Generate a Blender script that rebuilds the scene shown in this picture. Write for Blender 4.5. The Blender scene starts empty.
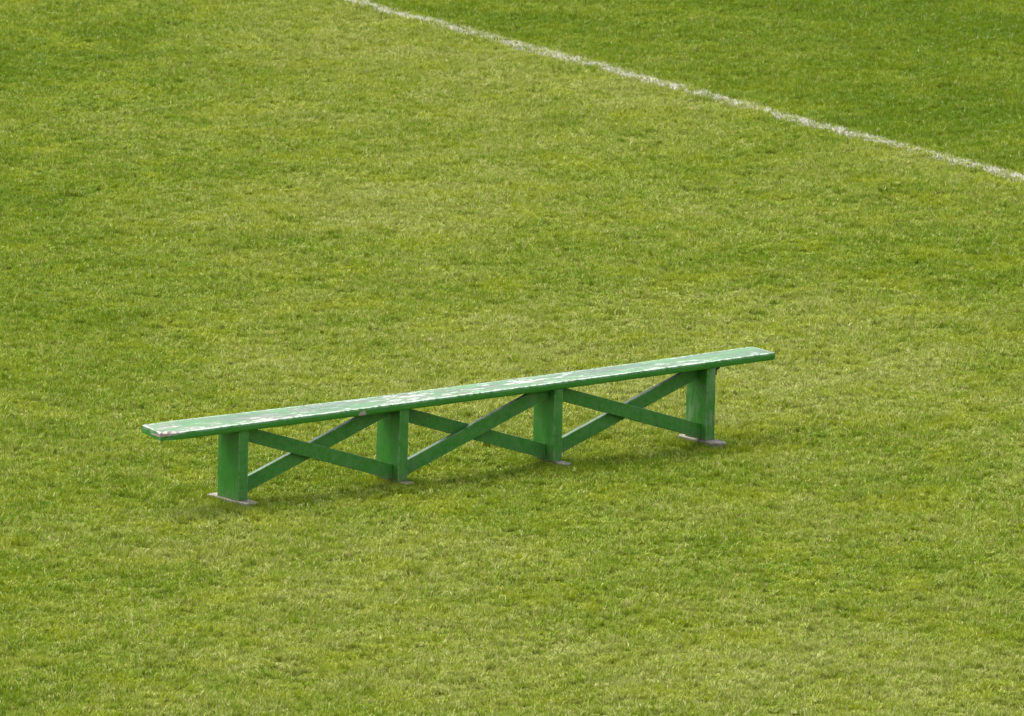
import bpy, bmesh, math, random
import numpy as np
from mathutils import Vector, Matrix, noise

random.seed(7)
rng = np.random.default_rng(11)
scn = bpy.context.scene
col = scn.collection

# ------------------------------------------------------------------ camera
cam_d = bpy.data.cameras.new('camera')
cam = bpy.data.objects.new('camera', cam_d)
col.objects.link(cam)
CAM_R = Vector((0.7832447, -0.6216356, 0.0098456))
CAM_U = Vector((0.0977561, 0.1387785, 0.9854868))
CAM_F = Vector((0.6139800, 0.7709149, -0.1694662))
CAM_P = Vector((-34.744292, -46.262243, 10.882954))
m = Matrix.Identity(4)
for i in range(3):
    m[i][0], m[i][1], m[i][2], m[i][3] = CAM_R[i], CAM_U[i], -CAM_F[i], CAM_P[i]
cam.matrix_world = m
cam_d.sensor_width = 36.0
cam_d.lens = 342.71
cam_d.clip_start = 0.5
cam_d.clip_end = 4000
cam_d.dof.use_dof = True
cam_d.dof.focus_distance = 60.0
cam_d.dof.aperture_fstop = 13.0
scn.camera = cam

# ------------------------------------------------------------------ light
SUN_ELEV, SUN_AZ = math.radians(67), math.radians(103)      # azimuth of the sun in the xy plane from +x
w = bpy.data.worlds.new('World'); scn.world = w; w.use_nodes = True
nt = w.node_tree
bg = nt.nodes['Background']
sky = nt.nodes.new('ShaderNodeTexSky')
sky.sky_type = 'NISHITA'; sky.sun_disc = False
sky.sun_elevation = SUN_ELEV
sky.sun_rotation = math.radians(90) - SUN_AZ
sky.air_density = 1.0; sky.dust_density = 4.0; sky.ozone_density = 0.6
# overcast: thin cloud takes most of the blue out of the sky and leaves the zenith brighter than the horizon
hs = nt.nodes.new('ShaderNodeHueSaturation'); hs.inputs['Saturation'].default_value = 0.45
tc = nt.nodes.new('ShaderNodeTexCoord'); sx = nt.nodes.new('ShaderNodeSeparateXYZ')
mr = nt.nodes.new('ShaderNodeMapRange'); mr.inputs[1].default_value = 0.0; mr.inputs[2].default_value = 1.0
mr.inputs[3].default_value = 0.55; mr.inputs[4].default_value = 1.6
nt.links.new(tc.outputs['Generated'], sx.inputs[0]); nt.links.new(sx.outputs[2], mr.inputs[0])
nt.links.new(mr.outputs[0], hs.inputs['Value'])
nt.links.new(sky.outputs[0], hs.inputs['Color']); nt.links.new(hs.outputs[0], bg.inputs[0])
bg.inputs[1].default_value = 0.15
sd = bpy.data.lights.new('sun', 'SUN'); sun = bpy.data.objects.new('sun', sd); col.objects.link(sun)
sd.energy = 1.35; sd.angle = math.radians(30); sd.color = (1.0, 0.95, 0.87)
to_sun = Vector((math.cos(SUN_AZ) * math.cos(SUN_ELEV), math.sin(SUN_AZ) * math.cos(SUN_ELEV), math.sin(SUN_ELEV)))
sun.rotation_euler = to_sun.to_track_quat('Z', 'Y').to_euler()
sun.location = to_sun * 30
vs = scn.view_settings
vs.view_transform = 'Standard'; vs.look = 'None'; vs.gamma = 1; vs.use_curve_mapping = False
vs.exposure = 1.56

# ------------------------------------------------------------------ node helpers
def new_mat(name):
    mt = bpy.data.materials.new(name); mt.use_nodes = True
    t = mt.node_tree
    for n in list(t.nodes): t.nodes.remove(n)
    out = t.nodes.new('ShaderNodeOutputMaterial')
    return mt, t, out

class G:
    """small wrapper for wiring shader nodes"""
    def __init__(s, t): s.t = t
    def n(s, kind, **kw):
        x = s.t.nodes.new(kind)
        for k, v in kw.items(): setattr(x, k, v)
        return x
    def put(s, sock, v):
        if hasattr(v, 'is_output') or hasattr(v, 'links'): s.t.links.new(v, sock)
        else: sock.default_value = v
    def math(s, op, a, b=0.0, clamp=False):
        x = s.n('ShaderNodeMath', operation=op, use_clamp=clamp)
        s.put(x.inputs[0], a); s.put(x.inputs[1], b); return x.outputs[0]
    def vmath(s, op, a, b):
        x = s.n('ShaderNodeVectorMath', operation=op)
        s.put(x.inputs[0], a); s.put(x.inputs[1], b)
        return x.outputs['Value'] if op == 'DOT_PRODUCT' else x.outputs[0]
    def noise(s, vec, scale, detail=2.0, rough=0.5, dist=0.0):
        x = s.n('ShaderNodeTexNoise'); s.put(x.inputs['Vector'], vec)
        x.inputs['Scale'].default_value = scale; x.inputs['Detail'].default_value = detail
        x.inputs['Roughness'].default_value = rough; x.inputs['Distortion'].default_value = dist
        return x.outputs[0]
    def ramp(s, v, lo, hi, a=0.0, b=1.0, smooth=True):
        x = s.n('ShaderNodeMapRange', interpolation_type='SMOOTHSTEP' if smooth else 'LINEAR')
        s.put(x.inputs[0], v); x.inputs[1].default_value = lo; x.inputs[2].default_value = hi
        x.inputs[3].default_value = a; x.inputs[4].default_value = b
        return x.outputs[0]
    def mix(s, f, a, b):
        x = s.n('ShaderNodeMix', data_type='RGBA')
        s.put(x.inputs[0], f); s.put(x.inputs[6], a); s.put(x.inputs[7], b); return x.outputs[2]
    def scale3(s, vec, v3):
        x = s.n('ShaderNodeVectorMath', operation='MULTIPLY'); s.put(x.inputs[0], vec); x.inputs[1].default_value = v3
        return x.outputs[0]

# the painted line on the ground: a point on it and its direction
LP = Vector((13.462, 12.073)); LDIR = (Vector((14.520, 17.820)) - Vector((12.593, 7.121))).normalized()
LN = Vector((LDIR.y, -LDIR.x))            # points into the pitch (beyond the line)

def turf_colour(g, tone):
    """colour of the sward by place on the field and by blade, plus painted edge darkening"""
    pos = g.n('ShaderNodeNewGeometry').outputs['Position']
    flat = g.scale3(pos, (1, 1, 0))
    big = g.noise(g.vmath('ADD', flat, (4.0, 12.0, 0)), 0.26, 2, 0.5, 0.5)
    mid = g.noise(g.vmath('ADD', flat, (31, 7, 0)), 1.1, 3, 0.6, 0.5)
    small = g.noise(g.vmath('ADD', flat, (3, 57, 0)), 5.5, 3, 0.62, 0.3)
    # lushness plus lens vignette: 0 dry & pale, 1 deep green
    d = g.vmath('DOT_PRODUCT', g.vmath('SUBTRACT', flat, (LP.x, LP.y, 0)), (LN.x, LN.y, 0))
    inside = g.ramp(d, -0.05, 0.25)
    lush = g.math('ADD', g.math('MULTIPLY', g.math('SUBTRACT', big, 0.5), 1.9),
                  g.math('MULTIPLY', g.math('SUBTRACT', mid, 0.5), 1.35))
    lush = g.math('ADD', lush, g.math('MULTIPLY', g.math('SUBTRACT', small, 0.5), 1.5))
    # lens vignette put into the colour: deeper green towards both sides of the view
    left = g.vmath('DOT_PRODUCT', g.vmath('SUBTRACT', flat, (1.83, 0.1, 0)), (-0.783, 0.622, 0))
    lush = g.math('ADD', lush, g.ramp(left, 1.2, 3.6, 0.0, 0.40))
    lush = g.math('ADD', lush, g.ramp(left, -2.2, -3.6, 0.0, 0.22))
    lush = g.math('ADD', lush, g.math('MULTIPLY', inside, 0.52))
    lush = g.math('ADD', lush, g.math('MULTIPLY', g.math('SUBTRACT', tone, 0.5), 1.45))
    lush = g.math('ADD', lush, 0.42)
    c = g.mix(g.ramp(lush, -0.25, 0.45, smooth=False), DRY, MIDC)
    c = g.mix(g.ramp(lush, 0.4, 1.15, smooth=False), c, LUSH)
    # yellower patches
    yel = g.ramp(g.noise(g.vmath('ADD', flat, (91, 13, 0)), 1.7, 3, 0.6, 0.4), 0.47, 0.68)
    c = g.mix(g.math('MULTIPLY', yel, g.ramp(inside, 0.0, 1.0, 0.5, 0.3)), c, YEL)
    return c

DRY = (0.285, 0.302, 0.092, 1)
MIDC = (0.190, 0.242, 0.013, 1)
LUSH = (0.076, 0.148, 0.002, 1)
YEL = (0.235, 0.275, 0.006, 1)
STRAW = (0.40, 0.36, 0.17, 1)

def grass_material():
    mt, t, out = new_mat('grass_blade'); g = G(t)
    at = g.n('ShaderNodeAttribute', attribute_name='tone').outputs['Fac']
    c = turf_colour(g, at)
    c = g.mix(g.ramp(at, 0.925, 0.935), c, STRAW)
    d = g.n('ShaderNodeBsdfPrincipled'); g.put(d.inputs['Base Color'], c)
    d.inputs['Roughness'].default_value = 0.55; d.inputs['Specular IOR Level'].default_value = 0.10
    tr = g.n('ShaderNodeBsdfTranslucent')
    g.put(tr.inputs[0], g.mix(0.35, c, YEL))
    mx = g.n('ShaderNodeMixShader'); mx.inputs[0].default_value = 0.26
    t.links.new(d.outputs[0], mx.inputs[1]); t.links.new(tr.outputs[0], mx.inputs[2])
    t.links.new(mx.outputs[0], out.inputs[0])
    return mt

def ground_material():
    mt, t, out = new_mat('turf_ground'); g = G(t)
    pos = g.n('ShaderNodeNewGeometry').outputs['Position']
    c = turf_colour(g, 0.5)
    fine = g.noise(pos, 42, 4, 0.7)
    soil = g.ramp(fine, 0.42, 0.62)
    c = g.mix(g.ramp(soil, 0.0, 1.0, 0.7, 0.95), c, (0.050, 0.060, 0.010, 1))
    d = g.n('ShaderNodeBsdfPrincipled'); g.put(d.inputs['Base Color'], c); d.inputs['Roughness'].default_value = 1.0; d.inputs['Specular IOR Level'].default_value = 0.0
    b = g.n('ShaderNodeBump'); b.inputs['Strength'].default_value = 1.0; b.inputs['Distance'].default_value = 0.03
    g.put(b.inputs['Height'], g.noise(pos, 60, 4, 0.7)); t.links.new(b.outputs[0], d.inputs['Normal'])
    t.links.new(d.outputs[0], out.inputs[0])
    return mt

def chalk_material():
    mt, t, out = new_mat('chalk_blade'); g = G(t)
    at = g.n('ShaderNodeAttribute', attribute_name='tone').outputs['Fac']
    c = g.mix(g.ramp(at, 0.0, 1.0), (0.27, 0.265, 0.18, 1), (0.50, 0.485, 0.41, 1))
    c = g.mix(g.ramp(at, 0.10, 0.0), c, (0.16, 0.2, 0.04, 1))
    d = g.n('ShaderNodeBsdfPrincipled'); g.put(d.inputs['Base Color'], c); d.inputs['Roughness'].default_value = 0.8
    t.links.new(d.outputs[0], out.inputs[0])
    return mt

def paint_material(name, worn_top=False, scuff=0.5, seed=0.0):
    """green gloss paint over weathered wood, chipped along the arrises"""
    mt, t, out = new_mat(name); g = G(t)
    oc = g.n('ShaderNodeTexCoord').outputs['Object']
    oc = g.vmath('ADD', oc, (seed, seed * 0.37, seed * 0.11))
    geo = g.n('ShaderNodeNewGeometry')
    up = g.vmath('DOT_PRODUCT', geo.outputs['Normal'], (0, 0, 1))
    top = g.ramp(up, 0.45, 0.9)
    tint = g.noise(g.scale3(oc, (2.2, 9, 5)), 1.5, 4, 0.6)
    green = g.mix(tint, (0.014, 0.108, 0.006, 1), (0.042, 0.205, 0.018, 1))
    # faded, chalky paint on upward faces
    fade = g.ramp(g.noise(g.scale3(oc, (1.5, 10, 10)), 1.6, 4, 0.6), 0.25, 0.8, 0.35, 0.95)
    faded = g.mix(tint, (0.026, 0.050, 0.028, 1), (0.060, 0.069, 0.058, 1))
    c = g.mix(g.math('MULTIPLY', fade, top), green, faded)
    # grime and rubbed streaks
    rub = g.ramp(g.noise(g.scale3(oc, (7, 7, 2.2)), 2.0, 5, 0.65), 0.58 - 0.12 * scuff, 0.76 - 0.10 * scuff)
    c = g.mix(g.math('MULTIPLY', rub, scuff), c, (0.15, 0.22, 0.12, 1))
    grime = g.ramp(g.noise(g.scale3(oc, (3, 12, 3)), 3.0, 4, 0.7), 0.58, 0.72)
    c = g.mix(g.math('MULTIPLY', grime, 0.4), c, (0.025, 0.06, 0.02, 1))
    if not worn_top:
        zz = g.n('ShaderNodeSeparateXYZ'); g.put(zz.inputs[0], g.n('ShaderNodeTexCoord').outputs['Object'])
        splash = g.math('ADD', g.ramp(zz.outputs[2], 0.05, 0.19, 0.62, 0.0), g.math('MULTIPLY', g.math('SUBTRACT', g.noise(oc, 26, 4, 0.7), 0.5), 1.3))
        c = g.mix(g.math('MULTIPLY', g.ramp(splash, 0.42, 0.7), 0.4), c, (0.10, 0.105, 0.05, 1))
        drip = g.ramp(g.noise(g.scale3(oc, (22, 22, 1.6)), 1.5, 3, 0.6), 0.57, 0.7)
        c = g.mix(g.math('MULTIPLY', drip, 0.45), c, (0.018, 0.10, 0.010, 1))
    bare_all = None
    if worn_top:
        # flakes run with the grain, gather in worn places, most of them at the left-hand end
        xx = g.n('ShaderNodeSeparateXYZ'); g.put(xx.inputs[0], oc)
        leftw = g.ramp(xx.outputs[0], -2.4, 0.9, 0.07, 0.0)
        grain = g.noise(g.scale3(oc, (2.6, 20, 20)), 1.7, 6, 0.68, 0.8)
        area = g.noise(g.scale3(oc, (1.3, 4, 4)), 1.0, 3, 0.6)
        flake = g.math('ADD', g.math('ADD', grain, leftw), g.math('MULTIPLY', g.math('SUBTRACT', area, 0.5), 0.6))
        bare = g.math('MULTIPLY', g.ramp(g.math('ADD', flake, g.math('MULTIPLY', g.math('SUBTRACT', g.noise(g.scale3(oc, (12, 55, 50)), 1.5, 3, 0.7), 0.5), 0.55)), 0.575, 0.635), top)
        wood = g.mix(g.ramp(g.noise(g.scale3(oc, (2.5, 18, 18)), 1.3, 4, 0.65), 0.35, 0.65), (0.075, 0.054, 0.047, 1), (0.17, 0.164, 0.152, 1))
        c = g.mix(g.math('MULTIPLY', bare, 0.9), c, wood)
        pn = g.noise(g.scale3(oc, (6, 30, 30)), 1.6, 4, 0.65, 0.4)
        prim = g.math('MULTIPLY', g.ramp(g.math('ADD', pn, g.math('MULTIPLY', g.math('SUBTRACT', area, 0.5), 0.5)), 0.585, 0.625), top)
        c = g.mix(prim, c, (0.25, 0.27, 0.235, 1))
        bare_all = g.math('MAXIMUM', bare, prim)
    # worn arrises, from the edge attribute the mesh carries
    ed = g.n('ShaderNodeAttribute', attribute_name='edge').outputs['Fac']
    en = g.noise(g.scale3(oc, (14, 14, 14)), 2.2, 4, 0.7)
    ew = g.math('MULTIPLY', ed, g.ramp(en, 0.36, 0.6))
    c = g.mix(ew, c, (0.30, 0.38, 0.28, 1) if worn_top else (0.13, 0.22, 0.09, 1))
    # single knocks down to bare brown wood
    kn = g.n('ShaderNodeAttribute', attribute_name='knock').outputs['Fac']
    knm = g.ramp(g.math('ADD', kn, g.math('MULTIPLY', g.math('SUBTRACT', en, 0.5), 1.3)), 0.45, 0.6)
    c = g.mix(knm, c, (0.30, 0.23, 0.20, 1))
    d = g.n('ShaderNodeBsdfPrincipled'); g.put(d.inputs['Base Color'], c); d.inputs['Specular IOR Level'].default_value = 0.33
    rg = g.ramp(g.noise(g.scale3(oc, (6, 20, 20)), 2, 3), 0.3, 0.7, 0.34, 0.55)
    if bare_all is not None:
        rg = g.math('ADD', rg, g.math('MULTIPLY', bare_all, 0.3), clamp=True)
    g.put(d.inputs['Roughness'], rg)
    b = g.n('ShaderNodeBump'); b.inputs['Strength'].default_value = 0.35; b.inputs['Distance'].default_value = 0.004
    g.put(b.inputs['Height'], g.noise(g.scale3(oc, (5, 60, 60) if worn_top else (30, 30, 8)), 1.5, 4, 0.65))
    t.links.new(b.outputs[0], d.inputs['Normal'])
    t.links.new(d.outputs[0], out.inputs[0])
    return mt

def wood_material():
    mt, t, out = new_mat('weathered_foot'); g = G(t)
    oc = g.n('ShaderNodeTexCoord').outputs['Object']
    n1 = g.noise(g.scale3(oc, (22, 5, 22)), 1.6, 4, 0.65)
    c = g.mix(g.ramp(n1, 0.3, 0.7), (0.070, 0.058, 0.040, 1), (0.200, 0.180, 0.138, 1))
    d = g.n('ShaderNodeBsdfPrincipled'); g.put(d.inputs['Base Color'], c); d.inputs['Roughness'].default_value = 0.85
    b = g.n('ShaderNodeBump'); b.inputs['Strength'].default_value = 0.4; b.inputs['Distance'].default_value = 0.004
    g.put(b.inputs['Height'], n1); t.links.new(b.outputs[0], d.inputs['Normal'])
    t.links.new(d.outputs[0], out.inputs[0])
    return mt

def metal_material():
    mt, t, out = new_mat('dark_iron'); g = G(t)
    oc = g.n('ShaderNodeTexCoord').outputs['Object']
    c = g.mix(g.noise(oc, 60, 3), (0.012, 0.014, 0.012, 1), (0.05, 0.035, 0.025, 1))
    d = g.n('ShaderNodeBsdfPrincipled'); g.put(d.inputs['Base Color'], c)
    d.inputs['Metallic'].default_value = 0.4; d.inputs['Roughness'].default_value = 0.6
    t.links.new(d.outputs[0], out.inputs[0])
    return mt

M_GRASS = grass_material(); M_GROUND = ground_material(); M_CHALK = chalk_material()
M_SEAT = paint_material('seat_paint', True, 0.12, 0.0)
M_LEG = [paint_material('leg_paint', False, s, 1.7 * k) for k, s in enumerate((0.18, 0.3, 0.3, 0.85))]
M_BRACE = paint_material('brace_paint', False, 0.3, 9.3)
M_FOOT = wood_material(); M_IRON = metal_material()

def link(name, me, mat, parent=None):
    o = bpy.data.objects.new(name, me); col.objects.link(o)
    if mat: me.materials.append(mat)
    if parent is not None: o.parent = parent
    return o

# ------------------------------------------------------------------ ground
def height(x, y):
    # the ground sinks a little where the three right-hand legs stand
    dip = float(np.interp(x, [-0.6, 0.1, 1.25, 2.5, 3.7, 5.2], [0, 0, -0.012, -0.017, -0.015, 0])) * math.exp(-((y - 0.1) / 1.2) ** 2)
    return dip + 0.012 * noise.noise(Vector((x * 0.45, y * 0.45, 3.1))) + 0.008 * noise.noise(Vector((x * 1.7, y * 1.7, 8.2)))

bm = bmesh.new()
FW = Vector((0.62323, 0.78204)); RT = Vector((0.78204, -0.62323)); CEN = Vector((1.83, 0.10))
avals = [-900, -300, -100, -40] + list(np.arange(-13, 30.01, 0.5)) + [45, 110, 320, 1500]
bvals = [-1200, -300, -80, -25] + list(np.arange(-9, 9.01, 0.5)) + [25, 80, 300, 1200]
gridv = []
for a in avals:
    row = []
    for b in bvals:
        p = CEN + FW * a + RT * b
        far = abs(b) > 9.01 or a < -13.01 or a > 30.01
        row.append(bm.verts.new((p.x, p.y, 0 if far else height(p.x, p.y) * 0.8 - 0.004)))
    gridv.append(row)
for i in range(len(avals) - 1):
    for j in range(len(bvals) - 1):
        bm.faces.new((gridv[i][j], gridv[i][j + 1], gridv[i + 1][j + 1], gridv[i + 1][j]))
bmesh.ops.recalc_face_normals(bm, faces=bm.faces)
me = bpy.data.meshes.new('ground'); bm.to_mesh(me); bm.free()
ground = link('ground', me, M_GROUND)
for p in me.polygons: p.use_smooth = True
ground['kind'] = 'structure'; ground['label'] = 'turf sheet under the short green grass'

# ------------------------------------------------------------------ grass
def blades_mesh(name, specs):
    """specs: x, y, z, height, width, heading, lean, curl, tone -> one mesh of bent tapering blades"""
    V, F, T = [], [], []
    for (x, y, z, h, wd, hd, lean, curl, tone) in specs:
        dx, dy = math.cos(hd), math.sin(hd); sx, sy = -dy * wd * 0.5, dx * wd * 0.5
        l1 = lean; l2 = min(lean + curl, 1.35)
        m1 = (x + dx * math.sin(l1) * h * 0.55, y + dy * math.sin(l1) * h * 0.55, z + math.cos(l1) * h * 0.55)
        m2 = (m1[0] + dx * math.sin(l2) * h * 0.45, m1[1] + dy * math.sin(l2) * h * 0.45, m1[2] + math.cos(l2) * h * 0.45)
        k = len(V)
        V += [(x - sx, y - sy, z), (x + sx, y + sy, z), (m1[0] + sx * 0.85, m1[1] + sy * 0.85, m1[2]),
              (m1[0] - sx * 0.85, m1[1] - sy * 0.85, m1[2]), m2]
        F += [(k, k + 1, k + 2, k + 3), (k + 3, k + 2, k + 4)]
        T += [tone] * 5
    me = bpy.data.meshes.new(name); me.from_pydata(V, [], F)
    at = me.attributes.new('tone', 'FLOAT', 'POINT'); at.data.foreach_set('value', np.array(T, dtype=np.float32))
    return me

tuft_col = bpy.data.collections.new('grass_tufts')           # sources only, not linked to the scene
NV = 10
for k in range(NV):
    lush = k >= 7
    n = 270 if not lush else 216
    sp = []
    for _ in range(n // 9):                       # little plants of nine blades that share a tone and a lean
        r = abs(random.gauss(0, 0.068)) if not lush else abs(random.gauss(0, 0.040)); a = random.uniform(0, 6.283)
        px, py = r * math.cos(a), r * math.sin(a)
        hd0, ln0, tn0 = random.uniform(0, 6.283), random.uniform(0.0, 0.6), 0.5 + (random.random() - 0.5) * 0.6
        hh = random.uniform(0.75, 1.2) * (1.2 if lush else 1.0)
        for _b in range(9):
            tone = min(0.92, max(0.0, tn0 + random.gauss(0, 0.28)))
            if random.random() < 0.05: tone = random.uniform(0.94, 1.0)
            sp.append((px + random.gauss(0, 0.009), py + random.gauss(0, 0.009), -0.006, hh * random.uniform(0.022, 0.042),
                       random.uniform(0.0024, 0.0048), hd0 + random.gauss(0, 1.3), abs(ln0 + random.gauss(0, 0.3)),
                       random.uniform(0.05, 0.7), tone))
    mo = bpy.data.objects.new('grass_tuft', blades_mesh('grass_tuft', sp))
    mo.data.materials.append(M_GRASS); tuft_col.objects.link(mo)

for k in range(3):                                            # narrow tufts that grow close against the feet
    sp = []
    for _ in range(34):
        r = abs(random.gauss(0, 0.018)); a = random.uniform(0, 6.283)
        sp.append((r * math.cos(a), r * math.sin(a), -0.006, random.uniform(0.024, 0.046), random.uniform(0.0024, 0.0046),
                   random.uniform(0, 6.283), random.uniform(0.0, 0.6), random.uniform(0.05, 0.6), min(0.92, max(0, random.gauss(0.5, 0.27)))))
    mo = bpy.data.objects.new('grass_tuft_small', blades_mesh('grass_tuft_small', sp))
    mo.data.materials.append(M_GRASS); tuft_col.objects.link(mo)

LEGX = [0.0, 1.22, 2.44, 3.66]; LEG_T = 0.066; LEG_D = 0.207
FOOT = [(-0.100, 0.31), (-0.070, 0.18), (-0.100, 0.18), (-0.115, 0.28)]    # y extents of the foot boards
def near_foot(x, y, mrg):
    for lx, (y0, y1) in zip(LEGX, FOOT):
        if lx - 0.02 - mrg < x < lx + LEG_T + 0.02 + mrg and y0 - mrg < y < y1 + mrg: return True
    return False

A0, A1, BW = -11.0, 27.0, 7.0
DENS = 92
P, ROT, SCL, IDX = [], [], [], []
cell = 1 / math.sqrt(DENS)
na, nb = int((A1 - A0) / cell), int(2 * BW / cell)
for i in range(na):
    for j in range(nb):
        a = A0 + (i + random.random()) * cell; b = -BW + (j + random.random()) * cell
        p = CEN + FW * a + RT * b
        x, y = p.x, p.y
        if near_foot(x, y, 0.0): continue
        n1 = noise.noise(Vector((x * 6.5, y * 6.5, 0.0))); n2 = noise.noise(Vector((x * 1.6, y * 1.6, 5.0)))
        n3 = noise.noise(Vector((x * 0.4, y * 0.4, 9.0)))
        dl = (p - LP).dot(LN)
        hz = 0.98 + 0.40 * n1 + 0.18 * n2 + 0.12 * n3 + (0.15 if dl > 0 else 0)
        lushv = n1 + 0.6 * n2 > 0.38
        sxy = random.uniform(0.9, 1.25)
        if near_foot(x, y, 0.09): continue          # planted separately, close round the feet
        P.append((x, y, height(x, y))); ROT.append((random.gauss(0, 0.12), random.gauss(0, 0.12), random.uniform(0, 6.283)))
        SCL.append((sxy, sxy, max(0.45, hz + random.gauss(0, 0.10))))
        IDX.append(random.randrange(7, NV) if lushv and random.random() < 0.7 else random.randrange(0, 7))
for lx, (y0, y1) in zip(LEGX, FOOT):
    for _ in range(620):
        x = random.uniform(lx - 0.13, lx + LEG_T + 0.13); y = random.uniform(y0 - 0.13, y1 + 0.13)
        if near_foot(x, y, -0.012 + 0.014 * noise.noise(Vector((x * 14, y * 14, 2.0)))): continue
        P.append((x, y, height(x, y))); ROT.append((random.gauss(0, 0.15), random.gauss(0, 0.15), random.uniform(0, 6.283)))
        hz = random.uniform(1.1, 1.65) if near_foot(x, y, 0.03) else random.uniform(0.85, 1.3)
        SCL.append((1.0, 1.0, hz)); IDX.append(random.randrange(NV, NV + 3))
me = bpy.data.meshes.new('grass'); me.from_pydata(P, [], [])
for nm, ty, dat in (('turn', 'FLOAT_VECTOR', ROT), ('size', 'FLOAT_VECTOR', SCL)):
    at = me.attributes.new(nm, ty, 'POINT'); at.data.foreach_set('vector', np.array(dat, dtype=np.float32).ravel())
at = me.attributes.new('pick', 'INT', 'POINT'); at.data.foreach_set('value', np.array(IDX, dtype=np.int32))
grass = link('grass', me, M_GRASS)
grass['kind'] = 'stuff'; grass['label'] = 'short green grass of the field, paler this side of the white line'; grass['category'] = 'grass'

ng = bpy.data.node_groups.new('grass_scatter', 'GeometryNodeTree')
ng.interface.new_socket('Geometry', in_out='INPUT', socket_type='NodeSocketGeometry')
ng.interface.new_socket('Geometry', in_out='OUTPUT', socket_type='NodeSocketGeometry')
gi = ng.nodes.new('NodeGroupInput'); go = ng.nodes.new('NodeGroupOutput')
ci = ng.nodes.new('GeometryNodeCollectionInfo'); ci.inputs['Collection'].default_value = tuft_col
ci.inputs['Separate Children'].default_value = True; ci.inputs['Reset Children'].default_value = True
iop = ng.nodes.new('GeometryNodeInstanceOnPoints'); iop.inputs['Pick Instance'].default_value = True
def named(nm, ty):
    x = ng.nodes.new('GeometryNodeInputNamedAttribute'); x.data_type = ty; x.inputs['Name'].default_value = nm
    return next(o for o in x.outputs if o.enabled and o.name == 'Attribute')
ng.links.new(gi.outputs[0], iop.inputs['Points']); ng.links.new(ci.outputs[0], iop.inputs['Instance'])
ng.links.new(named('pick', 'INT'), iop.inputs['Instance Index'])
ng.links.new(named('turn', 'FLOAT_VECTOR'), iop.inputs['Rotation'])
ng.links.new(named('size', 'FLOAT_VECTOR'), iop.inputs['Scale'])
ng.links.new(iop.outputs[0], go.inputs[0])
md = grass.modifiers.new('scatter', 'NODES'); md.node_group = ng

# ------------------------------------------------------------------ painted line: chalked blades
sp = []
t = -13.0
W2 = 0.076
while t < 13.0:
    t += 1 / (32000 * 2 * W2)
    wv = W2 * (1 + 0.25 * noise.noise(Vector((t * 2.3, 1.0, 0)))) ; off = 0.012 * noise.noise(Vector((t * 1.1, 7.0, 0)))
    u = off + max(-1.35, min(1.35, random.gauss(0, 0.55))) * wv
    patch = noise.noise(Vector((t * 9, u * 20, 2.0)))
    if patch < -0.5 and random.random() < 0.6: continue
    q = LP + LDIR * t + LN * u
    sp.append((q.x, q.y, height(q.x, q.y) - 0.004, random.uniform(0.026, 0.047) * (1 + 0.25 * patch), random.uniform(0.003, 0.0048),
               random.uniform(0, 6.283), random.uniform(0.1, 0.95), random.uniform(0.1, 0.9), random.random()))
line = link('painted_line', blades_mesh('painted_line', sp), M_CHALK)
line['kind'] = 'structure'; line['label'] = 'worn white pitch line crossing the grass'

# ------------------------------------------------------------------ bench
bench = bpy.data.objects.new('bench', None); col.objects.link(bench)
bench.location = (1.83, 0.10, 0.0)
bench['label'] = 'long low green wooden bench with cross braces standing on the grass'
bench['category'] = 'bench'
OFF = Vector((1.83, 0.10, 0.0))
bench.empty_display_size = 0.3

def lerp(x, xs, ys): return float(np.interp(x, xs, ys))
X0, X1, YF, YB, THK = -0.567, 4.210, -0.010, 0.213, 0.045
def z_front(x): return lerp(x, [-0.57, 0.84, 2.7, 4.21], [0.515, 0.519, 0.528, 0.540])
def z_back(x): return lerp(x, [-0.57, -0.3, 1.0, 2.9, 4.21], [0.541, 0.543, 0.534, 0.536, 0.549])
def z_top(x, y):
    f = (y - YF) / (YB - YF)
    return z_front(x) * (1 - f) + z_back(x) * f

def set_attr(me, nm, vals):
    at = me.attributes.new(nm, 'FLOAT', 'POINT'); at.data.foreach_set('value', np.array(vals, dtype=np.float32))

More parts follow.
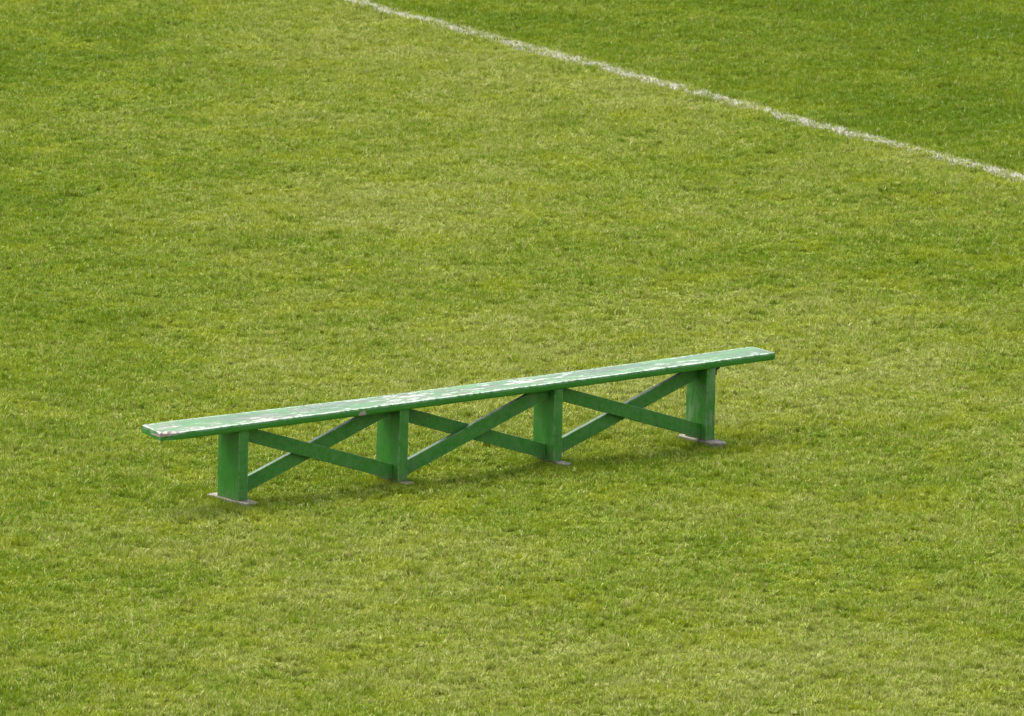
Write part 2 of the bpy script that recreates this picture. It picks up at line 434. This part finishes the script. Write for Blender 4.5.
def seat_mesh():
    """one thick plank, warped along its length, arrises rounded by wear, the near left corner broken away"""
    bm = bmesh.new()
    nx = 260
    r = 0.0055
    # cross-section in (y, depth below the top), clockwise from the front bottom
    prof = [(YF + 0.002, THK), (YF, THK - 0.003), (YF, 0.030), (YF, 0.018), (YF + 0.0008, r * 1.0), (YF + r * 0.35, r * 0.32), (YF + r * 1.1, 0.0)]
    for k in range(1, 12): prof.append((YF + r * 1.1 + (YB - YF - 2.2 * r) * k / 12, 0.0))
    prof += [(YB - r * 1.1, 0.0), (YB - r * 0.35, r * 0.32), (YB - 0.0008, r), (YB, THK * 0.6), (YB, THK - 0.003), (YB - 0.002, THK)]
    xs = [X0, X0 + 0.003, X0 + 0.008] + list(np.linspace(X0 + 0.016, X1 - 0.016, nx)) + [X1 - 0.008, X1 - 0.003, X1]
    rings = []; edge = {}; knock = {}
    for i, x in enumerate(xs):
        ring = []
        endd = min(x - X0, X1 - x)
        for j, (y, dz) in enumerate(prof):
            yy = y + 0.0025 * noise.noise(Vector((x * 1.3, 4.0, 0))) + (0.0012 * noise.noise(Vector((x * 25, 9.0 + (y > 0.1), 0))))
            d = dz
            xx = x
            drop = 0.0
            if endd < 0.008:                      # rounded end arris
                k = 1 - endd / 0.008
                if dz < 0.01: d += 0.003 * k * k
                yy += 0.002 * k * (1 if y < 0.1 else -1)
            z = z_top(x, max(YF, min(YB, y))) - d
            top = dz < 0.02
            # chipped corner at the near left end
            cx, cy = (x - X0) / 0.15, (y - YF) / 0.06
            cc = 1 - (cx + cy)
            if cc > 0:
                z -= 0.012 * cc ** 0.8 * max(0.0, 1 - dz / THK) + 0.005 * noise.noise(Vector((x * 45, y * 45, 1)))
            cut = YF + 0.042 * (1 - (x - X0) / 0.11) + 0.006 * noise.noise(Vector((x * 40, 3, 3 + dz * 50)))
            if x - X0 < 0.11 and yy < cut: yy = cut + 0.05 * (yy - YF)
            # little nicks along the front arris
            nk = noise.noise(Vector((x * 17, 2.5, 0)))
            if j in (3, 4, 5, 6) and nk > 0.38: yy += 0.004 * (nk - 0.38); z -= 0.004 * (nk - 0.38)
            v = bm.verts.new((xx - OFF.x, yy - OFF.y, z)); ring.append(v)
            e = 1.0 if j in (5, 6) else (0.5 if j == 4 else 0.0) if j < 7 else (0.75 if 18 <= j <= 20 else 0.0)
            if endd < 0.0085 and dz < 0.01: e = max(e, 0.8)
            edge[v] = e
            kv = 0.0
            if cc > -0.6: kv = max(0.0, min(0.85, 0.40 + 0.6 * cc)) * (1.0 if dz < 0.012 else 0.45)
            if j in (0, 1, 2, 3, 4) and abs(x - 0.935) < 0.045: kv = max(kv, 0.78 * (1 - (abs(x - 0.935) / 0.045) ** 2) * min(1.0, 0.45 + dz / THK * 0.8))
            knock[v] = kv
        rings.append(ring)
    n = len(prof)
    for a, b in zip(rings[:-1], rings[1:]):
        for j in range(n):
            bm.faces.new((a[j], a[(j + 1) % n], b[(j + 1) % n], b[j]))
    bm.faces.new(list(reversed(rings[0]))); bm.faces.new(rings[-1])
    bmesh.ops.recalc_face_normals(bm, faces=bm.faces)
    bm.verts.index_update(); bm.verts.ensure_lookup_table()
    ev = [edge[v] for v in bm.verts]; kv = [knock[v] for v in bm.verts]
    me = bpy.data.meshes.new('seat'); bm.to_mesh(me); bm.free()
    for p in me.polygons: p.use_smooth = len(p.vertices) == 4
    set_attr(me, 'edge', ev); set_attr(me, 'knock', kv)
    return me
seat = link('seat', seat_mesh(), M_SEAT, bench)
me = seat.data
try: me.set_sharp_from_angle(angle=math.radians(38))
except Exception: pass
seat['label'] = 'long seat plank with flaking green paint and bare pale patches'

def board(name, corners, mat, parent, org, bevel=0.004, seg=2, wob=0.0015):
    """a sawn board from 8 corners (bottom four, top four), arrises eased, faces slightly uneven"""
    bm = bmesh.new()
    vs_ = [bm.verts.new(Vector(c) - org) for c in corners]
    k = len(vs_) // 2
    bm.faces.new(list(reversed(vs_[:k]))); bm.faces.new(vs_[k:])
    for i in range(k):
        j = (i + 1) % k
        bm.faces.new((vs_[i], vs_[j], vs_[k + j], vs_[k + i]))
    bmesh.ops.recalc_face_normals(bm, faces=bm.faces)
    bmesh.ops.bevel(bm, geom=list(bm.edges), offset=bevel, segments=seg, profile=0.6, affect='EDGES', clamp_overlap=True)
    bev = {v for v in bm.verts if min(f.calc_area() for f in v.link_faces) < 0.0012}
    bm.verts.index_update()
    ev = [0.8] * len(bm.verts)
    big = sorted(bm.faces, key=lambda f: -f.calc_area())[:k + 2]
    me = bpy.data.meshes.new(name)
    # inset the big faces so the worn rim stays a narrow band
    bmesh.ops.inset_individual(bm, faces=big, thickness=0.004, depth=0.0)
    bmesh.ops.subdivide_edges(bm, edges=[e for e in bm.edges if e.calc_length() > 0.12], cuts=4, use_grid_fill=True)
    bm.verts.index_update()
    ev = []
    for v in bm.verts:
        small = any(f.calc_area() < 0.0002 or min(e.calc_length() for e in f.edges) < 0.0045 for f in v.link_faces)
        onrim = sum(1 for f in v.link_faces if min(e.calc_length() for e in f.edges) < 0.0045)
        ev.append(0.85 if onrim >= len(v.link_faces) - 0 else (0.25 if small else 0.0))
        q = v.co * 9
        v.co += Vector((noise.noise(q), noise.noise(q + Vector((5, 0, 0))), noise.noise(q + Vector((0, 7, 0))))) * wob
    bm.to_mesh(me); bm.free()
    set_attr(me, 'edge', ev)
    return link(name, me, mat, parent)

LEG_Y0 = 0.0
FOOT_TOP = 0.045
legs = []
# small leans and size differences measured from leg to leg: (dx at top, z of its foot)
LEAN = [0.006, 0.012, 0.002, 0.005]; FTOP = [0.047, 0.034, 0.028, 0.034]
for k, lx in enumerate(LEGX):
    t_ = LEG_T + (0.004, 0.004, -0.002, 0.003)[k]
    y0, y1 = LEG_Y0, LEG_Y0 + LEG_D + (0.008, 0.022, 0.004, 0.0)[k]
    lo = FTOP[k]; dx = LEAN[k]
    def tz(x, y): return z_top(x, y) - THK - 0.001
    c = [(lx, y0, lo), (lx + t_, y0, lo), (lx + t_, y1, lo), (lx, y1, lo)]
    c += [(lx + dx, y0, tz(lx, y0)), (lx + t_ + dx, y0, tz(lx + t_, y0)), (lx + t_ + dx, y1, tz(lx + t_, y1)), (lx + dx, y1, tz(lx, y1))]
    lg = board('leg', c, M_LEG[k], bench, OFF)
    legs.append(lg)
    # foot board under the leg, grey unpainted
    fy0, fy1 = FOOT[k]
    fx0, fx1 = lx - (0.010, -0.003, -0.003, 0.010)[k], lx + t_ + (0.014, 0.006, 0.012, 0.016)[k]
    b0, b1 = -0.035, lo - 0.001
    sh = 0.012 if k in (2, 3) else 0.004
    c = [(fx0, fy0 + sh, b0), (fx0 + 0.02, fy0, b0), (fx1 - 0.02, fy0, b0), (fx1, fy0 + sh * 1.5, b0), (fx1, fy1 - sh, b0), (fx1 - 0.02, fy1, b0), (fx0 + 0.02, fy1, b0), (fx0, fy1 - sh, b0)]
    c += [(x, y, b1) for (x, y, z) in c]
    ft = board('foot', c, M_FOOT, lg, OFF, bevel=0.007 if k < 3 else 0.014, seg=3, wob=0.004)
    ft['label'] = 'grey weathered foot board half sunk in the grass'
legs[3]['label'] = 'green leg with pale scuffs rubbed into its face'

# cross braces: two boards per bay, nailed face to face where they cross
BW_ = 0.092
def brace(k, rising, y0, y1):
    xa = LEGX[k] + LEG_T + (0.004, 0.004, -0.002)[k] + 0.0035 ; xb = LEGX[k + 1] - 0.0005
    # small allowance for the lean of the legs so no faces overlap
    lo = FTOP[k if rising else k + 1] + 0.004
    def ceil_z(x): return min(z_front(x), z_back(x)) - THK - 0.003
    rise = 0.382 if rising else 0.362; vt = 0.095
    pts = []
    def low(x):
        f = (x - xa) / (xb - xa)
        if not rising: f = 1 - f
        return lo + 0.002 + rise * f
    xs = np.linspace(xa, xb, 61)
    lower = [(float(x), max(lo, low(x))) for x in xs]
    upper = [(float(x), min(ceil_z(x), low(x) + vt)) for x in xs]
    # keep only the corners of the outline
    if rising:
        xi = next(x for x, z in upper if z >= ceil_z(x) - 1e-6)
        poly = [lower[0], lower[-1], (xb, ceil_z(xb)), (xi, ceil_z(xi)), upper[0]]
    else:
        xi = [x for x, z in upper if z >= ceil_z(x) - 1e-6][-1]
        poly = [lower[0], lower[-1], upper[-1], (xi, ceil_z(xi)), (xa, ceil_z(xa))]
    c = [(x, y0, z) for x, z in poly] + [(x, y1, z) for x, z in poly]
    return board('brace', c, M_BRACE, bench, OFF, bevel=0.003, seg=2, wob=0.001)
YA, YBk, TB = 0.056, 0.0875, 0.030
for k in range(3):
    front_rising = (k == 1)
    brace(k, front_rising, YA, YA + TB)
    brace(k, not front_rising, YBk, YBk + TB)

# small dark iron bracket under the seat at the right-hand leg
lx = LEGX[3] + LEG_T + 0.012
zt = z_front(lx) - THK - 0.003
prof = [(0, 0), (0.034, 0), (0.034, -0.008), (0.014, -0.012), (0.008, -0.022), (0.008, -0.045), (0, -0.045)]
c = [(lx + a, 0.004, zt + b) for a, b in prof] + [(lx + a, 0.040, zt + b) for a, b in prof]
bk = board('bracket', c, M_IRON, bench, OFF, bevel=0.001, seg=1, wob=0.0)
bk['label'] = 'small dark iron bracket'
